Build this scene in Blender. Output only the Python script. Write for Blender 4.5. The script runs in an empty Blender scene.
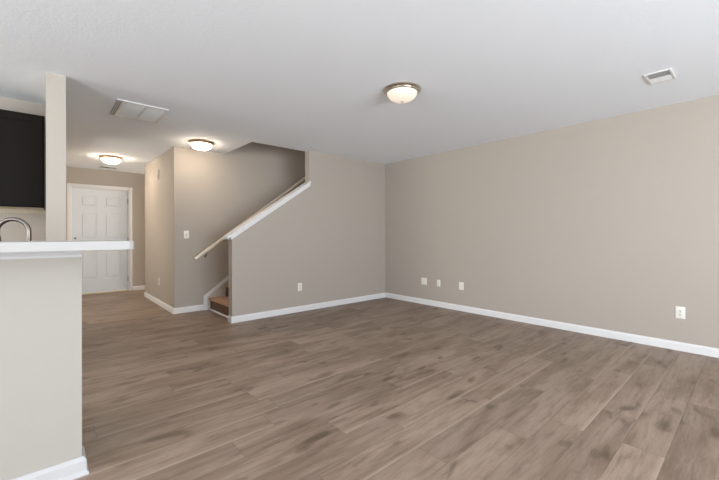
import bpy, bmesh, math
from mathutils import Vector, Matrix
S = bpy.context.scene
COL = S.collection
PI = math.pi

# ------------------------------------------------------------ camera
F_PX, YAW, Y0, CAM_H, ROLL = 353.58, 0.7262, 234.77, 1.1462, -0.0019
cd = bpy.data.cameras.new('camera')
cd.sensor_fit = 'HORIZONTAL'; cd.sensor_width = 36.0
cd.lens = 36.0 * F_PX / 719.0
cd.shift_y = -(240.0 - Y0) / 719.0
cd.clip_start = 0.02
cam = bpy.data.objects.new('camera', cd); COL.objects.link(cam)
cam.matrix_world = (Matrix.Translation((0, 0, CAM_H)) @ Matrix.Rotation(-YAW, 4, 'Z')
                    @ Matrix.Rotation(PI / 2, 4, 'X') @ Matrix.Rotation(ROLL, 4, 'Z'))
S.camera = cam

# ------------------------------------------------------------ world, exposure, daylight, fill lights
w = bpy.data.worlds.new('world'); S.world = w; w.use_nodes = True
wn = w.node_tree.nodes; wn['Background'].inputs[0].default_value = (0.75, 0.86, 1.0, 1)
wn['Background'].inputs[1].default_value = 1.0
S.view_settings.view_transform = 'Standard'; S.view_settings.look = 'None'
S.view_settings.exposure = 0.06; S.view_settings.gamma = 1.0
S.view_settings.use_curve_mapping = False

def area(name, loc, rot, sx, sy, power, color):
    l = bpy.data.lights.new(name, 'AREA'); l.shape = 'RECTANGLE'; l.size = sx; l.size_y = sy
    l.energy = power; l.color = color
    o = bpy.data.objects.new(name, l); COL.objects.link(o); o.location = loc; o.rotation_euler = rot
    return o
DAY = (0.9, 0.955, 1.0)
# daylight coming in through the patio door behind the camera, and the dining window
area('daylight_patio_door', (1.1, -3.42, 1.15), (PI / 2 + .62, 0, 0), 3.4, 2.1, 300, DAY)
area('daylight_dining_window', (-3.72, 0.2, 1.35), (PI / 2 + .5, 0, -PI / 2), 2.2, 1.5, 175, DAY)
area('kitchen_fill_light', (-3.72, 3.5, 1.6), (PI / 2, 0, -PI / 2), 1.1, 0.9, 70, (1.0, 0.95, 0.88))  # added fill at an unseen kitchen window, brightens the kitchen soffit
# fill light added behind an unseen doorway to brighten the hall
area('hall_fill_light', (-1.3, 6.6, 1.5), (PI / 2 + .55, 0, -PI / 2), 1.2, 1.3, 44, (1.0, 0.92, 0.80))
# foyer side window, round the corner from the entry door
area('daylight_foyer_window', (4.9, 8.1, 1.5), (PI / 2 + .3, 0, PI / 2), 0.8, 1.6, 100, (1.0, 0.9, 0.76))
area('stairwell_fill_light', (3.6, 5.15, 4.9), (0, 0, 0), .4, .4, 6, (1.0, 0.87, 0.72))  # unseen fill added to lift the dark upper stairwell, no fixture

LAMP_LIVING, LAMP_FOYER, LAMP_HALL = 0.6, 36.0, 50.0
LAMP_COL = (1.0, 0.84, 0.66)

# ------------------------------------------------------------ materials
def s2l(c): return tuple((x / 12.92 if x <= 0.04045 else ((x + 0.055) / 1.055) ** 2.4) for x in c)
def rgb(r, g, b): return s2l((r / 255, g / 255, b / 255)) + (1,)

def mat(name, col, rough=0.5, metal=0.0, bump=0.0, bscale=200.0, spec=0.5, var=0.0, aniso=None):
    m = bpy.data.materials.new(name); m.use_nodes = True
    nt = m.node_tree; b = nt.nodes['Principled BSDF']
    b.inputs['Base Color'].default_value = col; b.inputs['Roughness'].default_value = rough
    b.inputs['Metallic'].default_value = metal; b.inputs['Specular IOR Level'].default_value = spec
    tc = nt.nodes.new('ShaderNodeTexCoord')
    n = nt.nodes.new('ShaderNodeTexNoise'); n.inputs['Scale'].default_value = bscale
    n.inputs['Detail'].default_value = 3
    nt.links.new(tc.outputs['Object'], n.inputs['Vector'])
    if bump > 0:
        bp = nt.nodes.new('ShaderNodeBump'); bp.inputs['Strength'].default_value = bump
        bp.inputs['Distance'].default_value = 0.002
        nt.links.new(n.outputs['Fac'], bp.inputs['Height']); nt.links.new(bp.outputs['Normal'], b.inputs['Normal'])
    if var > 0:
        hs = nt.nodes.new('ShaderNodeMapRange')
        hs.inputs['To Min'].default_value = 1 - var; hs.inputs['To Max'].default_value = 1 + var
        nt.links.new(n.outputs['Fac'], hs.inputs['Value'])
        mx = nt.nodes.new('ShaderNodeVectorMath'); mx.operation = 'SCALE'
        mx.inputs[0].default_value = col[:3]
        nt.links.new(hs.outputs[0], mx.inputs['Scale']); nt.links.new(mx.outputs[0], b.inputs['Base Color'])
    return m

M = {}
M['wall'] = mat('wall_paint_greige', rgb(180, 171, 161), 0.75, bump=0.25, bscale=240, spec=0.3)
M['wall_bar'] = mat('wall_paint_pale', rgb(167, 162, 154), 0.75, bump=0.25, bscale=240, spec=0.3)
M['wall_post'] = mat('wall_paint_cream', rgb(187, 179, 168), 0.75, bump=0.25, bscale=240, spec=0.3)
M['ceiling'] = mat('ceiling_paint', rgb(241, 246, 252), 0.9, bump=0.6, bscale=60, spec=0.2)
M['trim_dimmed'] = mat('white_trim_paint_dimmed', rgb(188, 187, 188), 0.6, bump=0.05, bscale=60, spec=0.2)  # same white trim paint, darkened to offset window light on the bar
M['trim'] = mat('white_trim_paint', rgb(230, 229, 229), 0.55, spec=0.3, bump=0.05, bscale=60)
M['door'] = mat('white_door_paint', rgb(216, 221, 226), 0.4, bump=0.08, bscale=80)
M['laminate'] = mat('white_laminate', rgb(180, 178, 176), 0.65, spec=0.25, var=0.01, bscale=30)
M['plate'] = mat('white_plastic', rgb(236, 233, 224), 0.3, bump=0.02)
M['slot'] = mat('dark_slot', rgb(70, 66, 60), 0.6)
M['vent'] = mat('vent_enamel', rgb(222, 222, 220), 0.4, bump=0.03)
M['ventdark'] = mat('vent_interior', rgb(70, 70, 72), 0.8)
M['louvre'] = mat('grille_louvre_enamel', rgb(212, 212, 210), 0.5, bump=0.03)
M['ventmesh'] = mat('vent_filter', rgb(232, 232, 228), 0.8, bump=0.3, bscale=400)
M['nickel'] = mat('brushed_nickel', rgb(205, 196, 184), 0.28, metal=1.0, bump=0.05, bscale=500)
M['bronze'] = mat('brushed_nickel_warm', rgb(220, 190, 155), 0.3, metal=1.0, bump=0.05, bscale=500)
M['steel'] = mat('brushed_steel', rgb(120, 114, 107), 0.3, metal=1.0, bump=0.05, bscale=400)
M['espresso'] = mat('espresso_wood', rgb(22, 18, 15), 0.6, bump=0.1, bscale=40, var=0.12, spec=0.12)
M['birch'] = mat('pale_birch', rgb(190, 180, 160), 0.6, var=0.05, bscale=25)
M['carpet'] = mat('brown_carpet', rgb(182, 146, 120), 0.95, bump=1.0, bscale=350, spec=0.1, var=0.25)
M['skirt'] = mat('skirt_paint', rgb(206, 199, 189), 0.5, bump=0.05, bscale=60)
M['carpet_shaded'] = mat('brown_carpet_shaded', rgb(116, 94, 80), 0.95, bump=1.0, bscale=350, spec=0.1, var=0.2)  # same carpet as the treads, with the risers' shade put into its colour
M['rail'] = mat('cream_rail_paint', rgb(240, 230, 212), 0.4, bump=0.05, bscale=50)
M['granite'] = mat('counter_grey', rgb(170, 165, 158), 0.3, var=0.15, bscale=120)
M['threshold'] = mat('pale_oak_threshold', rgb(214, 196, 165), 0.4, var=0.08, bscale=30)

def glow(name, col, strength):
    m = bpy.data.materials.new(name); m.use_nodes = True; nt = m.node_tree
    b = nt.nodes['Principled BSDF']
    b.inputs['Base Color'].default_value = (0.50, 0.48, 0.44, 1); b.inputs['Roughness'].default_value = 0.3
    b.inputs['Emission Color'].default_value = col + (1,)
    b.inputs['Emission Strength'].default_value = strength
    # marbled alabaster glass: slow cloudy variation of what the bulb lights through
    tc = nt.nodes.new('ShaderNodeTexCoord'); n = nt.nodes.new('ShaderNodeTexNoise')
    n.inputs['Scale'].default_value = 9; n.inputs['Distortion'].default_value = 1.5
    mr = nt.nodes.new('ShaderNodeMapRange'); mr.inputs['To Min'].default_value = strength * 0.8
    mr.inputs['To Max'].default_value = strength * 1.2
    nt.links.new(tc.outputs['Object'], n.inputs['Vector']); nt.links.new(n.outputs['Fac'], mr.inputs['Value'])
    nt.links.new(mr.outputs[0], b.inputs['Emission Strength'])
    return m

def floor_material():
    m = bpy.data.materials.new('vinyl_plank_floor'); m.use_nodes = True
    nt = m.node_tree; N = nt.nodes; L = nt.links; b = N['Principled BSDF']
    def val(v, sock):
        if isinstance(v, (int, float)): sock.default_value = v
        else: L.new(v, sock)
    def mth(op, a, c=0.0, d=None):
        n = N.new('ShaderNodeMath'); n.operation = op; val(a, n.inputs[0]); val(c, n.inputs[1])
        if d is not None: val(d, n.inputs[2])
        return n.outputs[0]
    def comb(x, y, z):
        n = N.new('ShaderNodeCombineXYZ'); val(x, n.inputs[0]); val(y, n.inputs[1]); val(z, n.inputs[2]); return n.outputs[0]
    def noise(v, scale, detail=3, rough=0.55, dist=0.0):
        n = N.new('ShaderNodeTexNoise'); n.inputs['Scale'].default_value = scale
        n.inputs['Detail'].default_value = detail; n.inputs['Roughness'].default_value = rough
        n.inputs['Distortion'].default_value = dist; L.new(v, n.inputs['Vector']); return n.outputs['Fac']
    def mr(v, a, c, lo=0.0, hi=1.0, smooth=False):
        n = N.new('ShaderNodeMapRange'); val(v, n.inputs['Value'])
        n.inputs['From Min'].default_value = a; n.inputs['From Max'].default_value = c
        n.inputs['To Min'].default_value = lo; n.inputs['To Max'].default_value = hi
        if smooth: n.interpolation_type = 'SMOOTHSTEP'
        return n.outputs[0]
    def mix(f, a, c):
        n = N.new('ShaderNodeMix'); n.data_type = 'RGBA'; val(f, n.inputs[0])
        for v, s in ((a, n.inputs[6]), (c, n.inputs[7])):
            if isinstance(v, tuple): s.default_value = v
            else: L.new(v, s)
        return n.outputs[2]
    g = N.new('ShaderNodeNewGeometry'); sp = N.new('ShaderNodeSeparateXYZ'); L.new(g.outputs['Position'], sp.inputs[0])
    x, y = sp.outputs[0], sp.outputs[1]
    yr = mth('DIVIDE', mth('ADD', y, 0.18 * 100 - 0.135), 0.18)
    row = mth('FLOOR', yr); fy = mth('FRACT', yr)
    wn1 = N.new('ShaderNodeTexWhiteNoise'); wn1.noise_dimensions = '1D'; L.new(row, wn1.inputs['W'])
    xr = mth('ADD', mth('DIVIDE', mth('ADD', x, 50.0), 1.22), wn1.outputs['Value'])
    cl = mth('FLOOR', xr); fx = mth('FRACT', xr)
    wn2 = N.new('ShaderNodeTexWhiteNoise'); wn2.noise_dimensions = '2D'; L.new(comb(row, cl, 0.0), wn2.inputs['Vector'])
    rid = wn2.outputs['Value']
    zo = mth('MULTIPLY', rid, 37.0)
    xo = mth('ADD', x, mth('MULTIPLY', rid, 11.0))
    # distance to seams in metres
    dy = mth('MULTIPLY', mth('MINIMUM', fy, mth('SUBTRACT', 1.0, fy)), 0.18)
    dx = mth('MULTIPLY', mth('MINIMUM', fx, mth('SUBTRACT', 1.0, fx)), 1.22)
    seam = mr(mth('MINIMUM', dx, dy), 0.0008, 0.0028, 1.0, 0.0)
    broad = noise(comb(mth('MULTIPLY', xo, 1.3), mth('MULTIPLY', y, 5.5), zo), 1.0, 3, 0.5, 0.6)
    streak = noise(comb(mth('MULTIPLY', xo, 3.0), mth('MULTIPLY', y, 30.0), zo), 1.0, 4, 0.6, 0.4)
    fine = noise(comb(mth('MULTIPLY', xo, 14.0), mth('MULTIPLY', y, 260.0), zo), 1.0, 2, 0.6)
    # cathedral rings bending round the knots
    kn = noise(comb(mth('MULTIPLY', xo, 4.2), mth('MULTIPLY', y, 10.0), mth('ADD', zo, 5.0)), 1.0, 1.5, 0.4, 0.3)
    knot = mr(kn, 0.60, 0.77, 0.0, 1.0, True)
    rings = mr(mth('SINE', mth('MULTIPLY', kn, 95.0)), -1.0, 1.0)
    light, mid, dark = rgb(160, 140, 124), rgb(133, 113, 97), rgb(90, 72, 58)
    c = mix(mr(broad, 0.33, 0.67, 0.0, 1.0, True), mid, light)
    c = mix(mth('MULTIPLY', mr(streak, 0.48, 0.72), 0.50), c, dark)
    c = mix(mth('MULTIPLY', mr(streak, 0.50, 0.28), 0.30), c, light)
    c = mix(mth('MULTIPLY', knot, 0.75), c, dark)
    c = mix(mth('MULTIPLY', mth('MULTIPLY', rings, mr(kn, 0.50, 0.68)), 0.16), c, dark)
    c = mix(mth('MULTIPLY', mr(fine, 0.45, 0.75), 0.22), c, dark)
    edge = mth('MULTIPLY', mr(fy, 0.03, 0.14, 0.50, 0.0), mr(rid, 0.60, 0.85))
    c = mix(edge, c, rgb(184, 166, 150))
    tone = mr(rid, 0.0, 1.0, 0.93, 1.08)
    vm = N.new('ShaderNodeVectorMath'); vm.operation = 'SCALE'; L.new(c, vm.inputs[0]); L.new(tone, vm.inputs['Scale'])
    c = mix(mth('MULTIPLY', seam, 0.40), vm.outputs[0], rgb(86, 70, 60))
    L.new(c, b.inputs['Base Color'])
    L.new(mr(fine, 0.3, 0.7, 0.40, 0.52), b.inputs['Roughness'])
    b.inputs['Specular IOR Level'].default_value = 0.45
    bp = N.new('ShaderNodeBump'); bp.inputs['Strength'].default_value = 0.35; bp.inputs['Distance'].default_value = 0.001
    hgt = mth('SUBTRACT', mth('MULTIPLY', fine, 0.25), seam)
    L.new(hgt, bp.inputs['Height']); L.new(bp.outputs['Normal'], b.inputs['Normal'])
    return m
M['floor'] = floor_material()

# ------------------------------------------------------------ mesh helpers
def box(bm, x0, x1, y0, y1, z0, z1, bev=0.0, seg=2):
    t = bmesh.new()
    bmesh.ops.create_cube(t, size=1.0)
    for v in t.verts:
        v.co = Vector(((x0 + x1) / 2 + v.co.x * (x1 - x0), (y0 + y1) / 2 + v.co.y * (y1 - y0), (z0 + z1) / 2 + v.co.z * (z1 - z0)))
    if bev > 0: bmesh.ops.bevel(t, geom=list(t.edges), offset=bev, segments=seg, affect='EDGES', profile=0.5)
    merge(bm, t)

def merge(bm, t):
    me = bpy.data.meshes.new('tmp'); t.to_mesh(me); t.free(); bm.from_mesh(me); bpy.data.meshes.remove(me)

def prism(bm, pts, axis, a0, a1):
    """extrude a 2-D outline; axis 'Y': pts are (x,z); 'X': pts are (y,z); 'Z': pts are (x,y)"""
    def P(p, a):
        return {'Y': (p[0], a, p[1]), 'X': (a, p[0], p[1]), 'Z': (p[0], p[1], a)}[axis]
    A = [bm.verts.new(P(p, a0)) for p in pts]; B = [bm.verts.new(P(p, a1)) for p in pts]
    fs = [bm.faces.new(A), bm.faces.new(B[::-1])]
    n = len(pts)
    for i in range(n): fs.append(bm.faces.new((A[i], B[i], B[(i + 1) % n], A[(i + 1) % n])))
    bmesh.ops.recalc_face_normals(bm, faces=fs)

def lathe(bm, prof, cx=0, cy=0, cz=0, seg=48):
    rings = []
    for r, z in prof:
        if r < 1e-6: rings.append([bm.verts.new((cx, cy, cz + z))])
        else: rings.append([bm.verts.new((cx + r * math.cos(2 * PI * i / seg), cy + r * math.sin(2 * PI * i / seg), cz + z)) for i in range(seg)])
    fs = []
    for a, c in zip(rings, rings[1:]):
        for i in range(seg):
            j = (i + 1) % seg
            if len(a) == 1 and len(c) == 1: continue
            if len(a) == 1: fs.append(bm.faces.new((a[0], c[i], c[j])))
            elif len(c) == 1: fs.append(bm.faces.new((a[i], c[0], a[j])))
            else: fs.append(bm.faces.new((a[i], c[i], c[j], a[j])))
    bmesh.ops.recalc_face_normals(bm, faces=fs)

def tube(bm, pts, r, seg=16, radii=None):
    pts = [Vector(p) for p in pts]; prev = None; rings = []
    for i, p in enumerate(pts):
        t = (pts[min(i + 1, len(pts) - 1)] - pts[max(i - 1, 0)]).normalized()
        if prev is None:
            n = t.orthogonal().normalized()
        else:
            n = (prev - t * prev.dot(t)).normalized()
        prev = n; bn = t.cross(n)
        rr = radii[i] if radii else r
        rings.append([bm.verts.new(p + (n * math.cos(2 * PI * k / seg) + bn * math.sin(2 * PI * k / seg)) * rr) for k in range(seg)])
    fs = []
    for a, c in zip(rings, rings[1:]):
        for k in range(seg): fs.append(bm.faces.new((a[k], a[(k + 1) % seg], c[(k + 1) % seg], c[k])))
    fs.append(bm.faces.new(rings[0][::-1])); fs.append(bm.faces.new(rings[-1]))
    bmesh.ops.recalc_face_normals(bm, faces=fs)

def obj(name, bm, m, parent=None, smooth=None, loc=None):
    me = bpy.data.meshes.new(name); bm.to_mesh(me); bm.free()
    me.materials.append(m)
    o = bpy.data.objects.new(name, me); COL.objects.link(o)
    if parent is not None: o.parent = parent
    if loc is not None: o.location = loc
    if smooth is not None:
        for p in me.polygons: p.use_smooth = True
        me.set_sharp_from_angle(angle=math.radians(smooth))
    return o

def nb(): return bmesh.new()

def bx(name, m, b, parent=None, bev=0.0):
    t = nb(); box(t, *b, bev); return obj(name, t, m, parent, smooth=40 if bev else None)

def struct(o):
    o['kind'] = 'structure'; return o

def thing(name, label, cat, loc=(0, 0, 0), rotz=0.0, group=None):
    o = bpy.data.objects.new(name, None); COL.objects.link(o); o.empty_display_size = 0.1
    o.location = loc; o.rotation_euler = (0, 0, rotz)
    o['label'] = label; o['category'] = cat
    if group: o['group'] = group
    return o

def empty_struct(name, loc=(0, 0, 0)):
    o = bpy.data.objects.new(name, None); COL.objects.link(o); o.location = loc; o['kind'] = 'structure'; return o

def dup(root, loc, rotz, label, mats=None):
    r = root.copy(); COL.objects.link(r); r.location = loc; r.rotation_euler = (0, 0, rotz); r['label'] = label
    for ch in list(root.children):
        c = ch.copy(); COL.objects.link(c); c.parent = r
        if mats and ch.name.split('.')[0] in mats:
            c.data = ch.data.copy(); c.data.materials[0] = mats[ch.name.split('.')[0]]
        for g in list(ch.children):
            d = g.copy(); COL.objects.link(d); d.parent = c
    return r

# ------------------------------------------------------------ room layout (metres, camera above the origin)
H = 2.44
XR = 4.671            # right wall
YB = 4.545; WT = 0.115; YB2 = YB + WT   # wall under the stairs
YC = 5.635            # wall behind the stairs
XE = 1.397; YE = 7.64 # block beside the hall
YG = 8.622            # entry wall
XL = -3.55; YR = -3.25
XO = 2.145            # edge of the stair opening in the ceiling
XS0, XS1 = 1.815, 3.014

# floor and ceiling
t = nb(); box(t, XL - .15, XR + .15, YR - .15, YG + .15, -0.12, 0); struct(obj('floor', t, M['floor']))
t = nb()
CT = H + 0.3
box(t, XL - .15, XR + .15, YR - .15, YB2, H, CT)
box(t, XL - .15, XO, YB2, YC + .06, H, CT)
box(t, XL - .15, XR + .15, YC + .06, YG + .15, H, CT)
struct(obj('ceiling', t, M['ceiling']))

# right wall runs the height of the stairwell as well
t = nb(); box(t, XR, XR + .15, YR - .15, YB2, 0, H); box(t, XR, XR + .15, YB2, YC, 0, 5.0)
box(t, XR, XR + .15, YC, 7.7, 0, H); box(t, XR, XR + .15, 8.5, YG + .15, 0, H)
box(t, XR, XR + .15, 7.7, 8.5, 0, .6); box(t, XR, XR + .15, 7.7, 8.5, 2.1, H)
struct(obj('wall_right', t, M['wall']))

# wall with the sloped opening beside the stairs
def zb(x): return 1.098 + 0.662 * (x - 1.82)
t = nb()
prism(t, [(XS0, 0), (XR, 0), (XR, H), (XS1, H), (XS1, zb(XS1) + .041), (XS0, zb(XS0) + .041)], 'Y', YB, YB2)
struct(obj('wall_stair', t, M['wall']))

# wall behind the stairs, going on up past the ceiling; upper stairwell walls and its ceiling
t = nb(); box(t, XE, XR, YC, YC + .12, 0, 5.0); struct(obj('wall_stairwell', t, M['wall']))
t = nb()
box(t, XO, XR, YB2 - .12, YB2, CT, 5.0)
box(t, XO - .12, XO, YB2, YC, CT, 5.0)
struct(obj('wall_landing', t, M['wall']))
bx('ceiling_stairwell', M['ceiling'], (XO - .12, XR + .15, YB2 - .12, YC + .12, 5.0, 5.1))['kind'] = 'structure'

# block beside the hall, and the entry
t = nb(); box(t, XE, XE + .12, YC + .12, YE, 0, H); box(t, XE + .12, XR, YE - .12, YE, 0, H)
struct(obj('wall_hall', t, M['wall']))
DX0, DX1, DZ = 0.362, 1.282, 2.068     # rough opening of the entry door
t = nb(); box(t, XL - .15, DX0, YG, YG + .15, 0, H); box(t, DX1, XR, YG, YG + .15, 0, H); box(t, DX0, DX1, YG, YG + .15, DZ, H)
struct(obj('wall_entry', t, M['wall']))
# wing wall between kitchen and hall: its end is the pale post over the bar
t = nb(); box(t, 0.003, 0.126, 3.735, 5.9, 0, H); box(t, 0.003, 0.126, 7.3, YG, 0, H); box(t, 0.003, 0.126, 5.9, 7.3, 2.1, H); struct(obj('wall_kitchen_end', t, M['wall_post']))  # unseen doorway gap added to let the hall fill light in
t = nb(); box(t, XL, 0.003, 4.69, 4.81, 0, H); struct(obj('wall_kitchen', t, M['wall']))
# half wall under the bar
HWX, HWY = 0.130, 2.16
t = nb(); box(t, -1.75, HWX, HWY, HWY + .12, 0, 1.080); struct(obj('wall_bar', t, M['wall_bar']))

def wall_with_hole(name, axis, a0, a1, u0, u1, holes):
    """holes in order: (u0,u1,z0,z1)"""
    t = nb()
    def B(p0, p1, z0, z1):
        if p1 - p0 < 1e-4 or z1 - z0 < 1e-4: return
        if axis == 'Y': box(t, p0, p1, a0, a1, z0, z1)
        else: box(t, a0, a1, p0, p1, z0, z1)
    c = u0
    for h0, h1, z0, z1 in holes:
        B(c, h0, 0, H); B(h0, h1, 0, z0); B(h0, h1, z1, H); c = h1
    B(c, u1, 0, H)
    return struct(obj(name, t, M['wall']))
wall_with_hole('wall_rear', 'Y', YR - .15, YR, XL - .15, XR, [(-0.6, 2.8, 0.0, 2.15)])
wall_with_hole('wall_left', 'X', XL - .15, XL, YR, YG, [(-0.9, 1.3, 0.6, 2.1), (2.9, 4.1, 1.1, 2.1)])  # second opening added for the kitchen fill light

def frame_y(t, x0, x1, y0, y1, z0, z1, wdt):
    box(t, x0, x1, y0, y1, z1 - wdt, z1); box(t, x0, x1, y0, y1, z0, z0 + wdt)
    box(t, x0, x0 + wdt, y0, y1, z0 + wdt, z1 - wdt); box(t, x1 - wdt, x1, y0, y1, z0 + wdt, z1 - wdt)
def frame_x(t, x0, x1, y0, y1, z0, z1, wdt):
    box(t, x0, x1, y0, y1, z1 - wdt, z1); box(t, x0, x1, y0, y1, z0, z0 + wdt)
    box(t, x0, x1, y0, y0 + wdt, z0 + wdt, z1 - wdt); box(t, x0, x1, y1 - wdt, y1, z0 + wdt, z1 - wdt)
t = nb(); frame_y(t, -0.595, 1.13, YR - .10, YR - .05, 0.0, 2.145, .055); frame_y(t, 1.07, 2.795, YR - .06, YR - .01, 0.0, 2.145, .055)
struct(obj('window_1', t, M['trim']))
t = nb(); frame_x(t, XL - .10, XL - .05, -.895, 1.295, .605, 2.095, .05); box(t, XL - .10, XL - .05, -.845, 1.245, 1.33, 1.37)
struct(obj('window_2', t, M['trim']))
t = nb(); frame_x(t, XL - .10, XL - .05, 2.905, 4.095, 1.105, 2.095, .05); box(t, XL - .10, XL - .05, 2.955, 4.045, 1.58, 1.62)  # unseen kitchen window frame, added to go with the kitchen fill
struct(obj('added_window_3', t, M['trim']))
t = nb(); frame_x(t, XR + .05, XR + .10, 7.705, 8.495, .605, 2.095, .05)
struct(obj('window_4', t, M['trim']))

# ------------------------------------------------------------ baseboards
BH, BT = 0.084, 0.014
def bprof(s):   # (offset from wall, height) profile
    return [(0, 0), (s * BT, 0), (s * BT, BH - .018), (s * BT * .55, BH - .006), (s * BT * .45, BH), (0, BH)]
def base_x(name, y, s, x0, x1):      # board along X on a wall face at y, sticking out by s
    t = nb(); prism(t, [(y + o, z) for o, z in bprof(s)], 'X', x0, x1); return struct(obj(name, t, M['trim']))
def base_y(name, x, s, y0, y1):
    t = nb(); prism(t, [(x + o, z) for o, z in bprof(s)], 'Y', y0, y1); return struct(obj(name, t, M['trim']))
base_y('baseboard_right', XR, -1, YR, YB - BT)
base_x('baseboard_stair', YB, -1, XS0 - BT, XR)
base_y('baseboard_stair_end', XS0, -1, YB, YB2)
base_x('baseboard_stairwell', YC, -1, XE - BT, 1.802)
base_y('baseboard_hall', XE, -1, YC, YE + BT)
base_x('baseboard_hall_end', YE, 1, XE, XR)
base_x('baseboard_entry', YG, -1, DX1 + .072, XR)
base_y('baseboard_hall_left', 0.126, 1, 3.735, 5.9)
def shoe_prof(s): return [(0, 0), (s * .026, 0), (s * .024, .010), (s * .016, .020), (s * .016, BH - .016), (s * .008, BH - .003), (s * .006, BH), (0, BH)]
t = nb(); prism(t, [(HWY + o, z) for o, z in shoe_prof(-1)], 'X', -1.75, HWX); struct(obj('baseboard_bar', t, M['trim_dimmed']))
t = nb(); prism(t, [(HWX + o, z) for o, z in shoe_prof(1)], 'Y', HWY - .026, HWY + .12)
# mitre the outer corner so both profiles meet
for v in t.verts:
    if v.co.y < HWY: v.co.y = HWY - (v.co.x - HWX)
struct(obj('baseboard_bar_end', t, M['trim_dimmed']))
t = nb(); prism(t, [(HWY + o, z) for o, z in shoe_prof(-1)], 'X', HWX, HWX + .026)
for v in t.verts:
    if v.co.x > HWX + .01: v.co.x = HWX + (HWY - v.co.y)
struct(obj('baseboard_bar_corner', t, M['trim_dimmed']))
base_x('baseboard_rear', YR, 1, XL, -0.6)

# ------------------------------------------------------------ entry door
d = empty_struct('door_1', (0, YG, 0))
t = nb()
cw = 0.062
for (x0, x1, z0, z1) in ((DX0 - cw, DX0, 0, DZ + cw), (DX1, DX1 + cw, 0, DZ + cw), (DX0, DX1, DZ, DZ + cw)):
    box(t, x0, x1, -.018, 0, z0, z1, .004)
box(t, DX0, DX0 + .012, 0, .12, 0, DZ); box(t, DX1 - .012, DX1, 0, .12, 0, DZ); box(t, DX0, DX1, 0, .12, DZ - .012, DZ)
obj('casing', t, M['trim'], d, smooth=40)
sx0, sx1, sz0, sz1 = DX0 + .017, DX1 - .017, .035, DZ - .017
t = nb()
ys0, ys1 = .012, .05
W = sx1 - sx0; st = .118; mu = .11; pw = (W - 2 * st - mu) / 2
cols = [(sx0 + st, sx0 + st + pw), (sx1 - st - pw, sx1 - st)]
rows = [(.285, .84), (1.075, 1.585), (1.70, 1.915)]
box(t, sx0, sx0 + st, ys0, ys1, sz0, sz1); box(t, sx1 - st, sx1, ys0, ys1, sz0, sz1)
box(t, cols[0][1], cols[1][0], ys0, ys1, sz0, sz1)
for c0, c1 in cols:
    zz = [sz0] + [z for r in rows for z in r] + [sz1]
    for k in range(0, len(zz), 2): box(t, c0, c1, ys0, ys1, zz[k], zz[k + 1])
    for z0, z1 in rows:
        box(t, c0, c1, ys0 + .010, ys1, z0, z1)
        # raised field with sloping edges
        n = nb(); box(n, c0 + .012, c1 - .012, ys0 + .003, ys0 + .018, z0 + .012, z1 - .012)
        for v in n.verts:
            if v.co.y < ys0 + .01:
                v.co.x += .03 if v.co.x < (c0 + c1) / 2 else -.03
                v.co.z += .03 if v.co.z < (z0 + z1) / 2 else -.03
        merge(t, n)
obj('door_panel', t, M['door'], d)
bx('threshold', M['threshold'], (DX0, DX1, -.02, .12, 0, .022), d, .004)
def rod_y(prof, x, z, y):     # lathe about an axis pointing to -Y
    t = nb(); lathe(t, prof, seg=24)
    t.transform(Matrix.Translation((x, y, z)) @ Matrix.Rotation(PI / 2, 4, 'X')); return t
obj('door_knob', rod_y([(0, 0), (.032, 0), (.032, .006), (.012, .01), (.012, .03), (.027, .04), (.028, .055), (.02, .065), (0, .067)], .45, .955, ys0), M['steel'], d, 40)
obj('deadbolt', rod_y([(0, 0), (.02, 0), (.02, .006), (.015, .012), (0, .014)], .425, 1.09, ys0), M['steel'], d, 40)
for z in (.25, 1.05, 1.85):
    t = nb(); tube(t, [(sx1 + .008, .006, z - .05), (sx1 + .008, .006, z + .05)], .007, 12); obj('hinge', t, M['steel'], d, 40)

# ------------------------------------------------------------ staircase
RISE, RUN, NX = 0.178, 0.245, 1.897
st_ = thing('staircase', 'brown carpeted stairs climbing behind the sloped half wall', 'stairs', (NX, YC - .02, 0))
y0, y1 = YB2 + .003 - (YC - .02), -.014
for k in range(11):
    x0 = k * RUN; z0 = k * RISE
    t = nb(); box(t, x0, x0 + .03, y0, y1, z0 + (0.0 if k == 0 else .0), z0 + RISE - .02); obj('riser', t, M['carpet_shaded'], st_)
    t = nb(); x1 = x0 + RUN if k < 10 else XR - NX - .005
    # tread with a rounded nosing
    pr = [(x1 + .0, z0 + RISE), (x1, z0 + RISE - .03), (x0 + .0, z0 + RISE - .03)]
    for i in range(7):
        a = PI * 1.5 - PI * i / 6
        pr.append((x0 - .012 + .015 * math.cos(a), z0 + RISE - .015 + .015 * math.sin(a)))
    prism(t, pr, 'Y', y0, y1); obj('tread', t, M['carpet'], st_, 50)
# white skirt board on the wall, with a raised cap moulding
X0s = 1.804 - NX
def zs(x): return .208 + .73 * (x - X0s)          # x local
t = nb()
xe = XR - NX - .01
prism(t, [(X0s, 0), (.0 + .03, 0), (xe, zs(xe) - .30), (xe, zs(xe)), (X0s, zs(X0s))], 'Y', -.0, .018)
obj('skirt_board', t, M['skirt'], st_)
t = nb()
prism(t, [(X0s - .004, 0), (X0s + .05, 0), (X0s + .05, zs(X0s) - .01), (xe, zs(xe) - .045), (xe, zs(xe) + .01), (X0s - .004, zs(X0s) + .01)], 'Y', -.012, .0)
obj('skirt_moulding', t, M['trim'], st_)
t = nb(); prism(t, [(-.018, 0), (0.0, 0), (0, .018), (-.006, .016), (-.015, .009)], 'Y', y0, y1 - .012)
obj('shoe_moulding', t, M['trim'], st_)

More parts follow.
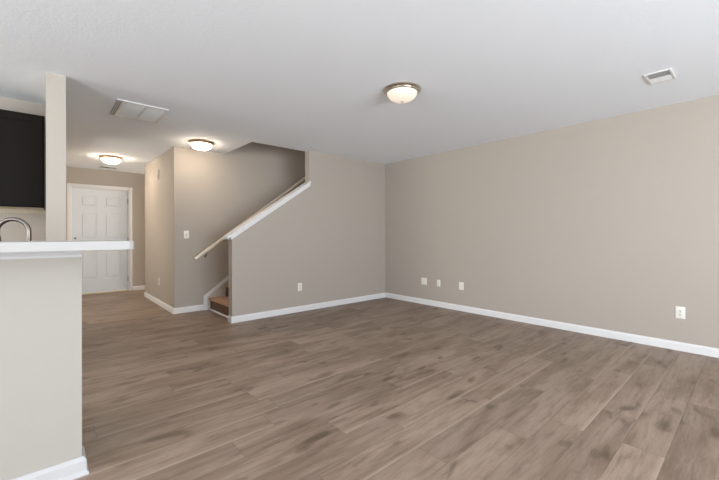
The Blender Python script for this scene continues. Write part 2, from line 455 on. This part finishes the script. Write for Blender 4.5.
# sloped cap on the half wall
c = empty_struct('trim_1')
t = nb(); xc1 = XS1 + .012
prism(t, [(1.75, zb(1.75) + .042), (xc1, zb(xc1) + .042), (xc1, zb(xc1) + .070), (1.75, zb(1.75) + .070)], 'Y', YB - .026, YB2 + .026)
obj('cap_board', t, M['trim'], c)
t = nb()
for ya, yb_ in ((YB - .016, YB), (YB2, YB2 + .016)):
    prism(t, [(1.80, zb(1.80)), (xc1, zb(xc1)), (xc1, zb(xc1) + .042), (1.80, zb(1.80) + .042)], 'Y', ya, yb_)
box(t, XS0 - .015, XS0, YB, YB2, zb(1.80) + .0, zb(1.80) + .042)
obj('cap_moulding', t, M['trim'], c)

# handrail on the far wall
hr = thing('handrail', 'slim cream wooden handrail fixed to the wall above the stairs', 'handrail', (1.662, YC, .79))
def zr(x): return (x - 1.662) * .725
L0, L1 = 0.0, 2.6
t = nb()
n = 2.6 / math.cos(math.atan(.725))
box(t, 0, n, -.019, .019, -.024, .024, .012, 3)
t.transform(Matrix.Translation((0, -.075, 0)) @ Matrix.Rotation(-math.atan(.725), 4, 'Y'))
obj('rail', t, M['rail'], hr, 40)
for bxp in (.17, 1.25, 2.35):
    t = nb(); zz = .725 * bxp
    tube(t, [(bxp, -.004, zz - .09), (bxp, -.035, zz - .088), (bxp, -.065, zz - .07), (bxp, -.075, zz - .03)], .006, 12)
    n = nb(); lathe(n, [(0, 0), (.02, 0), (.018, .005), (.01, .007), (0, .007)], seg=20)
    n.transform(Matrix.Translation((bxp, 0, zz - .09)) @ Matrix.Rotation(PI / 2, 4, 'X')); merge(t, n)
    obj('bracket', t, M['steel'], hr, 40)

# ------------------------------------------------------------ bar
b = thing('bar_countertop', 'long white bar top laid over the pale half wall', 'countertop', (0, 2.17, 1.0805))
t = nb()
pts = []
r = .03; X1 = .316; Ya, Yb = 1.945 - 2.17, 2.33 - 2.17
for cx_, cy_, a0 in ((X1 - r, Ya + r, -PI / 2), (X1 - r, Yb - r, 0)):
    for i in range(7): pts.append((cx_ + r * math.cos(a0 + PI / 2 * i / 6), cy_ + r * math.sin(a0 + PI / 2 * i / 6)))
pts += [(-1.75, Yb), (-1.75, Ya)]
prism(t, pts, 'Z', 0, .0385)
bmesh.ops.bevel(t, geom=[e for e in t.edges if abs(e.verts[0].co.z - e.verts[1].co.z) < 1e-5 and e.verts[0].co.z > .03], offset=.003, segments=2, affect='EDGES')
obj('slab', t, M['laminate'], b, 35)
# moulding under the overhang
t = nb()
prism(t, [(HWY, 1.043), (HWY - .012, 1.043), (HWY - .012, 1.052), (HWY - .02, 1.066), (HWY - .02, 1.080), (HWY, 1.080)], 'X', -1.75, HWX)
struct(obj('trim_2', t, M['trim_dimmed']))

# kitchen side of the bar
bc = thing('base_cabinet', 'dark wood base cabinet behind the pale half wall', 'cabinet', (-.8, 2.6, 0))
t = nb(); box(t, -.93, .15, -.31, .25, .1, .872); box(t, .73, .75, -.31, .25, .1, .872); box(t, .15, .73, -.31, .25, .1, .72); box(t, .15, .73, .23, .25, .72, .872); box(t, -.93, .75, -.31, .18, 0, .1); obj('cabinet_body', t, M['espresso'], bc)
for i in range(4):
    x0 = -.92 + i * .4175
    cdz = bx('cabinet_door', M['espresso'], (x0, x0 + .41, .252, .27, .12, .86), bc, .002)
    t = nb(); tube(t, [(x0 + .36, .272, .68), (x0 + .36, .292, .68), (x0 + .36, .292, .80), (x0 + .36, .272, .80)], .005, 10); obj('handle', t, M['steel'], cdz, 40)
wt = thing('kitchen_worktop', 'grey lower worktop behind the white bar', 'countertop', (-.8, 2.6, .874))
t = nb(); fy0, fy1 = -.315, .29
box(t, -.94, .8, fy0, -.19, 0, .04); box(t, -.94, .8, .2, fy1, 0, .04)
box(t, -.94, .2, -.19, .2, 0, .04); box(t, .7, .8, -.19, .2, 0, .04)
obj('worktop_slab', t, M['granite'], wt)
# sink bowl
sk = thing('kitchen_sink', 'steel sink bowl let into the grey worktop', 'sink', (-.35, 2.6, .76))
t = nb(); X0, X1_, Y0_, Y1_ = -.245, .245, -.185, .195
box(t, X0, X1_, Y0_, Y1_, 0, .004); box(t, X0, X0 + .004, Y0_, Y1_, .004, .15); box(t, X1_ - .004, X1_, Y0_, Y1_, .004, .15)
box(t, X0, X1_, Y0_, Y0_ + .004, .004, .15); box(t, X0, X1_, Y1_ - .004, Y1_, .004, .15)
obj('bowl', t, M['steel'], sk)
# gooseneck faucet (position from the picture: riser right, outlet left)
FY = 2.375
fx = -.061
fc = thing('kitchen_faucet', 'brushed steel gooseneck faucet rising behind the white bar', 'faucet', (fx, FY, .914))
t = nb(); lathe(t, [(0, 0), (.028, 0), (.027, .008), (.019, .02), (.017, .06), (.014, .07), (0, .07)], seg=24); obj('base', t, M['steel'], fc, 40)
R = .060; top = .311 - R
a = math.radians(205)
dv = Vector((math.cos(a), math.sin(a) * -0.0 , 0)).normalized()
dv = Vector((-0.93, 0.36, 0)).normalized()
pts = [(0, 0, .06), (0, 0, .12), (0, 0, top - .04)]
for i in range(25):
    an = PI * i / 24
    p = dv * (R - R * math.cos(an)); pts.append((p.x, p.y, top + R * math.sin(an)))
p = dv * (2 * R); pts += [(p.x, p.y, top - .03)]
t = nb(); tube(t, pts, .0098, 16); obj('spout', t, M['steel'], fc, 50)
t = nb(); tube(t, [(p.x, p.y, top - .02), (p.x, p.y, top - .05), (p.x, p.y, top - .09)], .014, 16, [.012, .0145, .0155]); obj('spray_head', t, M['steel'], fc, 50)
t = nb(); tube(t, [(.0, -.0, .045), (.03, -.01, .05), (.07, -.02, .075)], .006, 12); obj('lever', t, M['steel'], fc, 50)

# ------------------------------------------------------------ wall cabinet
wc = thing('wall_cabinet', 'dark espresso wall cabinet hung in the kitchen beside the pale post', 'cabinet', (-.392, 4.69, 1.40))
# local: front face at y=-.32
Zt = .846
t = nb()
box(t, -.38, .38, -.30, -.002, .018, Zt)
obj('cabinet_body', t, M['espresso'], wc)
bx('face_frame', M['espresso'], (-.38, .385, -.318, -.30, .0, Zt), wc)
bx('filler_strip', mat('filler_edge', rgb(96, 88, 78), .5, bump=.05), (.386, .392, -.315, -.002, .0, Zt), wc)
for x0, x1 in ((-.372, -.003), (.003, .372)):
    t = nb(); fw = .06
    box(t, x0, x1, -.338, -.320, .012, .012 + fw); box(t, x0, x1, -.338, -.320, Zt - .012 - fw, Zt - .012)
    box(t, x0, x0 + fw, -.338, -.320, .012 + fw, Zt - .012 - fw); box(t, x1 - fw, x1, -.338, -.320, .012 + fw, Zt - .012 - fw)
    box(t, x0 + fw, x1 - fw, -.330, -.320, .012 + fw, Zt - .012 - fw)
    obj('cabinet_door', t, M['espresso'], wc)
bx('cabinet_bottom', M['birch'], (-.38, .38, -.298, -.002, .0, .018), wc)
bx('hanging_rail', M['birch'], (-.38, .395, -.022, -.002, -.042, .0), wc)

# ------------------------------------------------------------ ceiling lights
def make_lamp(name, label, loc, ringm, strength):
    o = thing(name, label, 'ceiling light', loc)
    t = nb(); lathe(t, [(0, 0), (.158, 0), (.166, -.004), (.167, -.012), (.160, -.020), (.150, -.024), (.146, -.032), (.136, -.036), (.132, -.03), (0, -.03)], seg=64)
    obj('trim_ring', t, ringm, o, 35)
    t = nb(); prof = []
    for i in range(15):
        a = PI / 2 * i / 14
        prof.append((.133 * math.cos(a) ** .95 if i < 14 else 0, -.034 - .076 * math.sin(a)))
    lathe(t, prof, seg=64)
    obj('glass_bowl', t, glow('alabaster_glass_' + str(int(strength * 10)), LAMP_COL, strength), o, 60)
    t = nb(); lathe(t, [(0, -.106), (.012, -.108), (.013, -.113), (.007, -.118), (.008, -.124), (.004, -.13), (0, -.131)], seg=24)
    obj('finial', t, ringm, o, 50)
    return o
make_lamp('ceiling_light', 'round flush ceiling light nearest the camera, alone over the open living room', (2.375, 2.099, H), M['nickel'], LAMP_LIVING)
make_lamp('ceiling_light', 'round flush ceiling light in front of the beige wall beside the stair opening', (1.627, 5.143, H), M['bronze'], LAMP_FOYER)
make_lamp('ceiling_light', 'small looking flush ceiling light farthest away, over the hall before the white door', (.816, 7.116, H), M['bronze'], LAMP_HALL)

# ------------------------------------------------------------ vents
# return grille
v = thing('return_air_grille', 'wide white return air grille in the ceiling between post and hall', 'vent', (.757, 4.31, H))
rx, ry = .200, .285
t = nb(); fw = .028
for q in ((-rx, rx, -ry, -ry + fw), (-rx, rx, ry - fw, ry), (-rx, -rx + fw, -ry + fw, ry - fw), (rx - fw, rx, -ry + fw, ry - fw)):
    box(t, *q, -.010, 0, .002)
box(t, -.008, .008, -ry + fw, ry - fw, -.012, 0)
obj('frame', t, M['vent'], v, 40)
bx('backing', M['ventmesh'], (-rx + fw, rx - fw, -ry + fw, ry - fw, -.0015, -.0005), v)
t = nb()
n = 30
for i in range(n):
    yy = -ry + fw + (2 * ry - 2 * fw) * (i + .5) / n
    q = nb(); box(q, -rx + fw, rx - fw, -.0065, .0065, -.0006, .0006)
    q.transform(Matrix.Translation((0, yy, -.0055)) @ Matrix.Rotation(math.radians(-35), 4, 'X')); merge(t, q)
obj('louvres', t, M['louvre'], v)
# narrow slotted end of the grille
t = nb(); sx = -rx - .05
box(t, -rx - .05, -rx - .002, -ry, ry, -.008, 0)
obj('side_flange', t, M['vent'], v)
for i in range(3):
    xx = -rx - .044 + i * .015
    bx('slot', M['ventdark'], (xx, xx + .0055, -ry + .03, ry - .03, -.0095, -.0078), v)

def supply(name, label, loc, w_, l_, rot, nl=8):
    v = thing(name, label, 'vent', loc, rot)
    t = nb(); fw = .017
    for q in ((-w_, w_, -l_, -l_ + fw), (-w_, w_, l_ - fw, l_), (-w_, -w_ + fw, -l_ + fw, l_ - fw), (w_ - fw, w_, -l_ + fw, l_ - fw)):
        box(t, *q, -.009, 0, .002)
    obj('frame', t, M['vent'], v, 40)
    bx('backing', M['ventdark'], (-w_ + fw, w_ - fw, -l_ + fw, l_ - fw, -.001, -.0005), v)
    t = nb()
    for i in range(nl):
        xx = -w_ + fw + (2 * w_ - 2 * fw) * (i + .5) / nl
        ang = -48 if i < nl / 2 else 48
        q = nb(); box(q, -.008, .008, -l_ + fw, l_ - fw, -.0006, .0006)
        q.transform(Matrix.Translation((xx, 0, -.006)) @ Matrix.Rotation(math.radians(ang), 4, 'Y')); merge(t, q)
    obj('louvres', t, M['vent'], v)
    return v
supply('supply_air_register', 'small white two-way air register in the ceiling near the right wall', (3.765, .53, H), .128, .085, 0)
supply('supply_air_register', 'narrow slotted air register in the ceiling just before the entry door wall', (.90, 8.22, H), .14, .09, 0, 8)

# ------------------------------------------------------------ outlets, switch, chime (local: face towards -Y)
def plate_mesh(t, w_, h_): box(t, -w_ / 2, w_ / 2, -.006, 0, -h_ / 2, h_ / 2, .0025, 2)
def make_outlet(label, loc, rotz, w_=.072, h_=.117, group=None):
    o = thing('wall_outlet', label, 'outlet', loc, rotz)
    t = nb(); plate_mesh(t, w_, h_); obj('plate', t, M['plate'], o, 40)
    for s in (-1, 1):
        t = nb(); zc = s * .0195
        pts = []
        for i in range(24):
            a = 2 * PI * i / 24; pts.append((.0168 * math.cos(a), zc + max(-.0125, min(.0125, .0168 * math.sin(a)))))
        prism(t, pts, 'Y', -.0085, -.0055); sk_ = obj('socket', t, M['plate'], o)
        t = nb()
        box(t, -.0085, -.0050, -.0092, -.0083, zc - .002, zc + .008); box(t, .0050, .0085, -.0092, -.0083, zc - .002, zc + .007)
        box(t, -.0028, .0028, -.0092, -.0083, zc - .0105, zc - .0055)
        obj('slots', t, M['slot'], sk_)
    t = nb(); lathe(t, [(0, -.0018), (.003, -.0018), (.0035, 0)], seg=12); t.transform(Matrix.Translation((0, -.0058, 0)) @ Matrix.Rotation(-PI / 2, 4, 'X')); obj('screw', t, M['steel'], o)
    return o
def make_jack(label, loc, rotz, w_=.072, h_=.117):
    o = thing('wall_jack_plate', label, 'wall plate', loc, rotz)
    t = nb(); plate_mesh(t, w_, h_); obj('plate', t, M['plate'], o, 40)
    t = nb(); lathe(t, [(0, 0), (.006, 0), (.006, .008), (.003, .009), (0, .009)], seg=16); t.transform(Matrix.Translation((0, -.006, 0)) @ Matrix.Rotation(PI / 2, 4, 'X')); obj('connector', t, M['plate'], o, 40)
    return o
RW = PI * 1.5   # plates on the right wall face -X
make_jack('nearly square white plate, leftmost of the three low plates on the right wall', (XR, 3.655, .378), -PI / 2, .112, .112)
make_outlet('narrow white outlet, middle of the three low plates on the right wall', (XR, 3.366, .376), -PI / 2, .066, .105)
make_jack('plain white plate, rightmost of the three low plates on the right wall', (XR, 2.956, .374), -PI / 2, .080, .117)
make_outlet('white duplex outlet alone at the near end of the long right wall', (XR, .506, .375), -PI / 2)
make_outlet('white outlet low on the wall under the sloped white stair cap', (2.84, YB, .369), 0)
make_outlet('white outlet low on the hall wall right of the white entry door', (XE, 6.533, .383), -PI / 2)
s = thing('light_switch', 'white toggle light switch on the beige wall left of the handrail', 'light switch', (1.565, YC, 1.155))
t = nb(); plate_mesh(t, .072, .117); obj('plate', t, M['plate'], s, 40)
bx('switch_slot', M['slot'], (-.0055, .0055, -.0070, -.0055, -.0125, .0125), s)
t = nb(); box(t, -.0045, .0045, -.018, -.006, -.004, .004, .001); t.transform(Matrix.Translation((0, 0, 0)) @ Matrix.Rotation(math.radians(-18), 4, 'X')); obj('toggle', t, M['plate'], s)
ch = thing('door_chime', 'pale doorbell chime box high on the hall wall', 'doorbell chime', (XE, 6.563, 2.146), -PI / 2)
t = nb(); box(t, -.06, .06, -.014, 0, -.075, .075, .005, 3); obj('cover', t, M['wall_post'], ch, 40)
t = nb()
for i in range(7): box(t, -.045, .045, -.0146, -.0137, -.05 + i * .008, -.047 + i * .008)
obj('sound_slots', t, M['slot'], ch)
